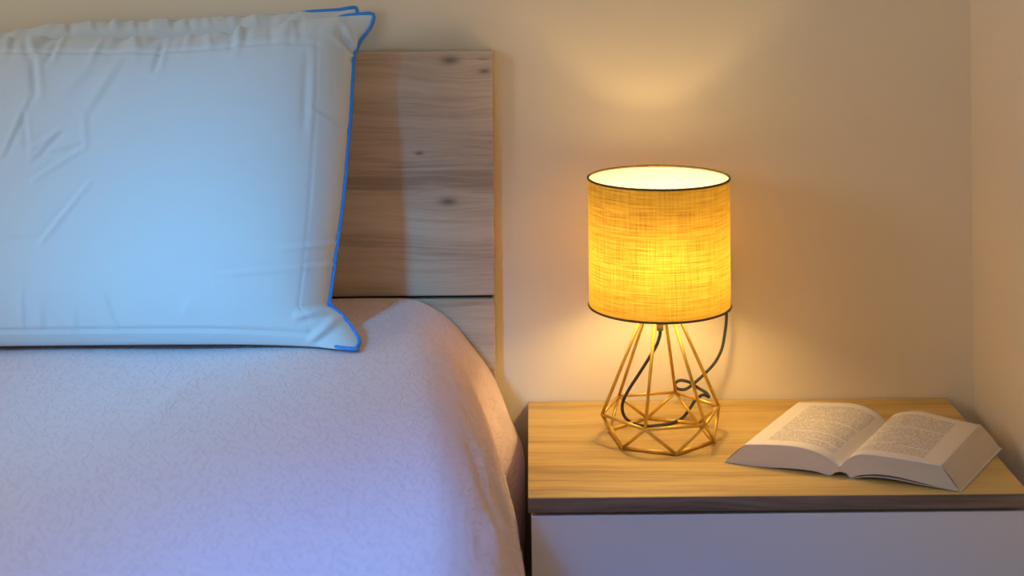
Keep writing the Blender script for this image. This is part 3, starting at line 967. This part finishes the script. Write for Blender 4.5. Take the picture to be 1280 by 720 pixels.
book = thing('open_book', (.40, 1.80, T_Z), 'thick paperback lying open at its middle on the nightstand beside the lamp', 'book')
NA, NB = 40, 26
def block(top_f, top_b, bot_f, bot_b, right, mpage):
    tf, tb = resample(top_f, NA), resample(top_b, NA)
    bf_, bb = resample(bot_f, NA), resample(bot_b, NA)
    bm = bmesh.new(); uvl = bm.loops.layers.uv.new('UVMap')
    def sheet(A0, A1, nb, mi, flip, uvf):
        g = [[bm.verts.new(A0[i] * (1 - j / nb) + A1[i] * (j / nb)) for i in range(len(A0))] for j in range(nb + 1)]
        for j in range(nb):
            for i in range(len(A0) - 1):
                idx = ((j, i), (j, i + 1), (j + 1, i + 1), (j + 1, i))
                if flip: idx = idx[::-1]
                f = bm.faces.new([g[a][b] for a, b in idx]); f.material_index = mi
                for lp, (a, b) in zip(f.loops, idx):
                    lp[uvl].uv = uvf(b / (len(A0) - 1), a / nb)
    sheet(tf, tb, NB, 0, False, lambda s, t: (s, 1 - t))                 # printed page
    sheet(bf_, tf, 12, 1, False, lambda s, t: (s, t * .10))              # foot
    sheet(bb, tb, 12, 1, True, lambda s, t: (s, t * .10))                # head
    sheet(bf_, bb, NB, 1, True, lambda s, t: (s, t * .0))                # underside
    e = -1 if right else 0
    fa = np.stack([bf_[e] * (1 - t) + tf[e] * t for t in np.linspace(0, 1, 13)])
    fb = np.stack([bb[e] * (1 - t) + tb[e] * t for t in np.linspace(0, 1, 13)])
    # fore edge bellies out a little
    d = (fa[0] - tf[NA // 2]); d[2] = 0; d /= np.linalg.norm(d)
    bel = np.sin(np.pi * np.linspace(0, 1, 13))[:, None] * d * .0012
    sheet(fa + bel, fb + bel, NB, 1, not right, lambda s, t: (t, s * .10))
    e = 0 if right else -1
    ga = np.stack([bf_[e], tf[e]]); gb = np.stack([bb[e], tb[e]])
    sheet(ga, gb, 4, 1, right, lambda s, t: (t, s * .1))
    bmesh.ops.remove_doubles(bm, verts=bm.verts, dist=.00002)
    bmesh.ops.recalc_face_normals(bm, faces=bm.faces)
    o = finish('page_block', bm, None, book, False, mats=[mpage, M['edges']])
    for p in o.data.polygons:
        p.use_smooth = p.material_index == 0
    return bf_, bb
lf_, lb_ = block(lt_f, lt_b, lb_f, lb_b, False, M['page_l'])
rf_, rb_ = block(rt_f, rt_b, rb_f, rb_b, True, M['page_r'])
# cover: a thin card wrapping the two undersides and arching at the spine
fj = [p.copy() for p in lf_] ; bj = [p.copy() for p in lb_]
arch = [(.2, .0030), (.4, .0048), (.6, .0048), (.8, .0030)]
for t, h_ in ():
    fj.append(lf_[-1] * (1 - t) + rf_[0] * t + np.array([0, 0, h_])); bj.append(lb_[-1] * (1 - t) + rb_[0] * t + np.array([0, 0, h_]))
NL_ = len(lf_)
# right cover board hangs a little lower than the pages
for i, (p, q) in enumerate(zip(rf_, rb_)):
    if i == 0:
        continue
    t = i / (NL_ - 1)
    drop = .0030 * math.sin(math.pi * min(1, t * 1.15)) if t < .87 else .0
    p2 = p.copy(); q2 = q.copy()
    p2[2] = max(T_Z + .0009, p[2] - drop); q2[2] = max(T_Z + .0009, q[2] - drop)
    fj.append(p2); bj.append(q2)
fj, bj = np.array(fj), np.array(bj)
ext = (bj - fj) / np.linalg.norm(bj - fj, axis=1, keepdims=True) * .0015
fj2, bj2 = fj - ext * 0, bj + ext
dr = fj2[-1] - fj2[-3]; dr /= np.linalg.norm(dr); dl = fj2[0] - fj2[2]; dl /= np.linalg.norm(dl)
fj2[-1] += dr * .0020; bj2[-1] += dr * .0024; fj2[0] += dl * .001; bj2[0] += dl * .001
bm = bmesh.new()
TH = .0006
tops = [[bm.verts.new(p) for p in fj2 - np.array([0, 0, .0001])], [bm.verts.new(p) for p in bj2 - np.array([0, 0, .0001])]]
bots = [[bm.verts.new(p - np.array([0, 0, TH])) for p in fj2], [bm.verts.new(p - np.array([0, 0, TH])) for p in bj2]]
nn = len(fj2)
for i in range(nn - 1):
    bm.faces.new((tops[0][i], tops[0][i + 1], tops[1][i + 1], tops[1][i]))
    bm.faces.new((bots[0][i], bots[1][i], bots[1][i + 1], bots[0][i + 1]))
    bm.faces.new((tops[0][i], bots[0][i], bots[0][i + 1], tops[0][i + 1]))
    bm.faces.new((tops[1][i], tops[1][i + 1], bots[1][i + 1], bots[1][i]))
bm.faces.new((tops[0][0], tops[1][0], bots[1][0], bots[0][0]))
bm.faces.new((tops[0][-1], bots[0][-1], bots[1][-1], tops[1][-1]))
bmesh.ops.recalc_face_normals(bm, faces=bm.faces)
finish('cover', bm, M['cover'], book)

# ------------------------------------------------------------------ light
w = bpy.data.worlds.new('world')
w.use_nodes = True
bg = w.node_tree.nodes['Background']
bg.inputs[0].default_value = (1.0, .88, .76, 1)
bg.inputs[1].default_value = .355
sc.world = w

def area(name, loc, target, size, size_y, power, colr, spread=180):
    l = bpy.data.lights.new(name, 'AREA')
    l.shape = 'RECTANGLE'; l.size = size; l.size_y = size_y
    l.energy = power; l.color = colr; l.spread = math.radians(spread)
    o = bpy.data.objects.new(name, l)
    o.location = loc
    o.rotation_euler = (Vector(target) - Vector(loc)).to_track_quat('-Z', 'Y').to_euler()
    col.objects.link(o)
    return o
# added neutral key from the left, throws the pillow's shadow; no window built
area('left_key_light', (-1.6, .62, 1.32), (-.30, 2.0, .85), .45, .5, 2.2, (.97, .96, 1.0), 120)
# two added unseen area lights, tinting the pillows and the bed blue
area('blue_beam', (-1.10, -.60, 2.05), (-.455, 1.50, .76),   .20, .42, .66, (.0, .45, 1.0), 15)
area('blue_beam', (-1.0, .0, 2.30), (-.14, 1.12, .60), .26, .60, 1.15, (.0, .28, 1.0), 19)
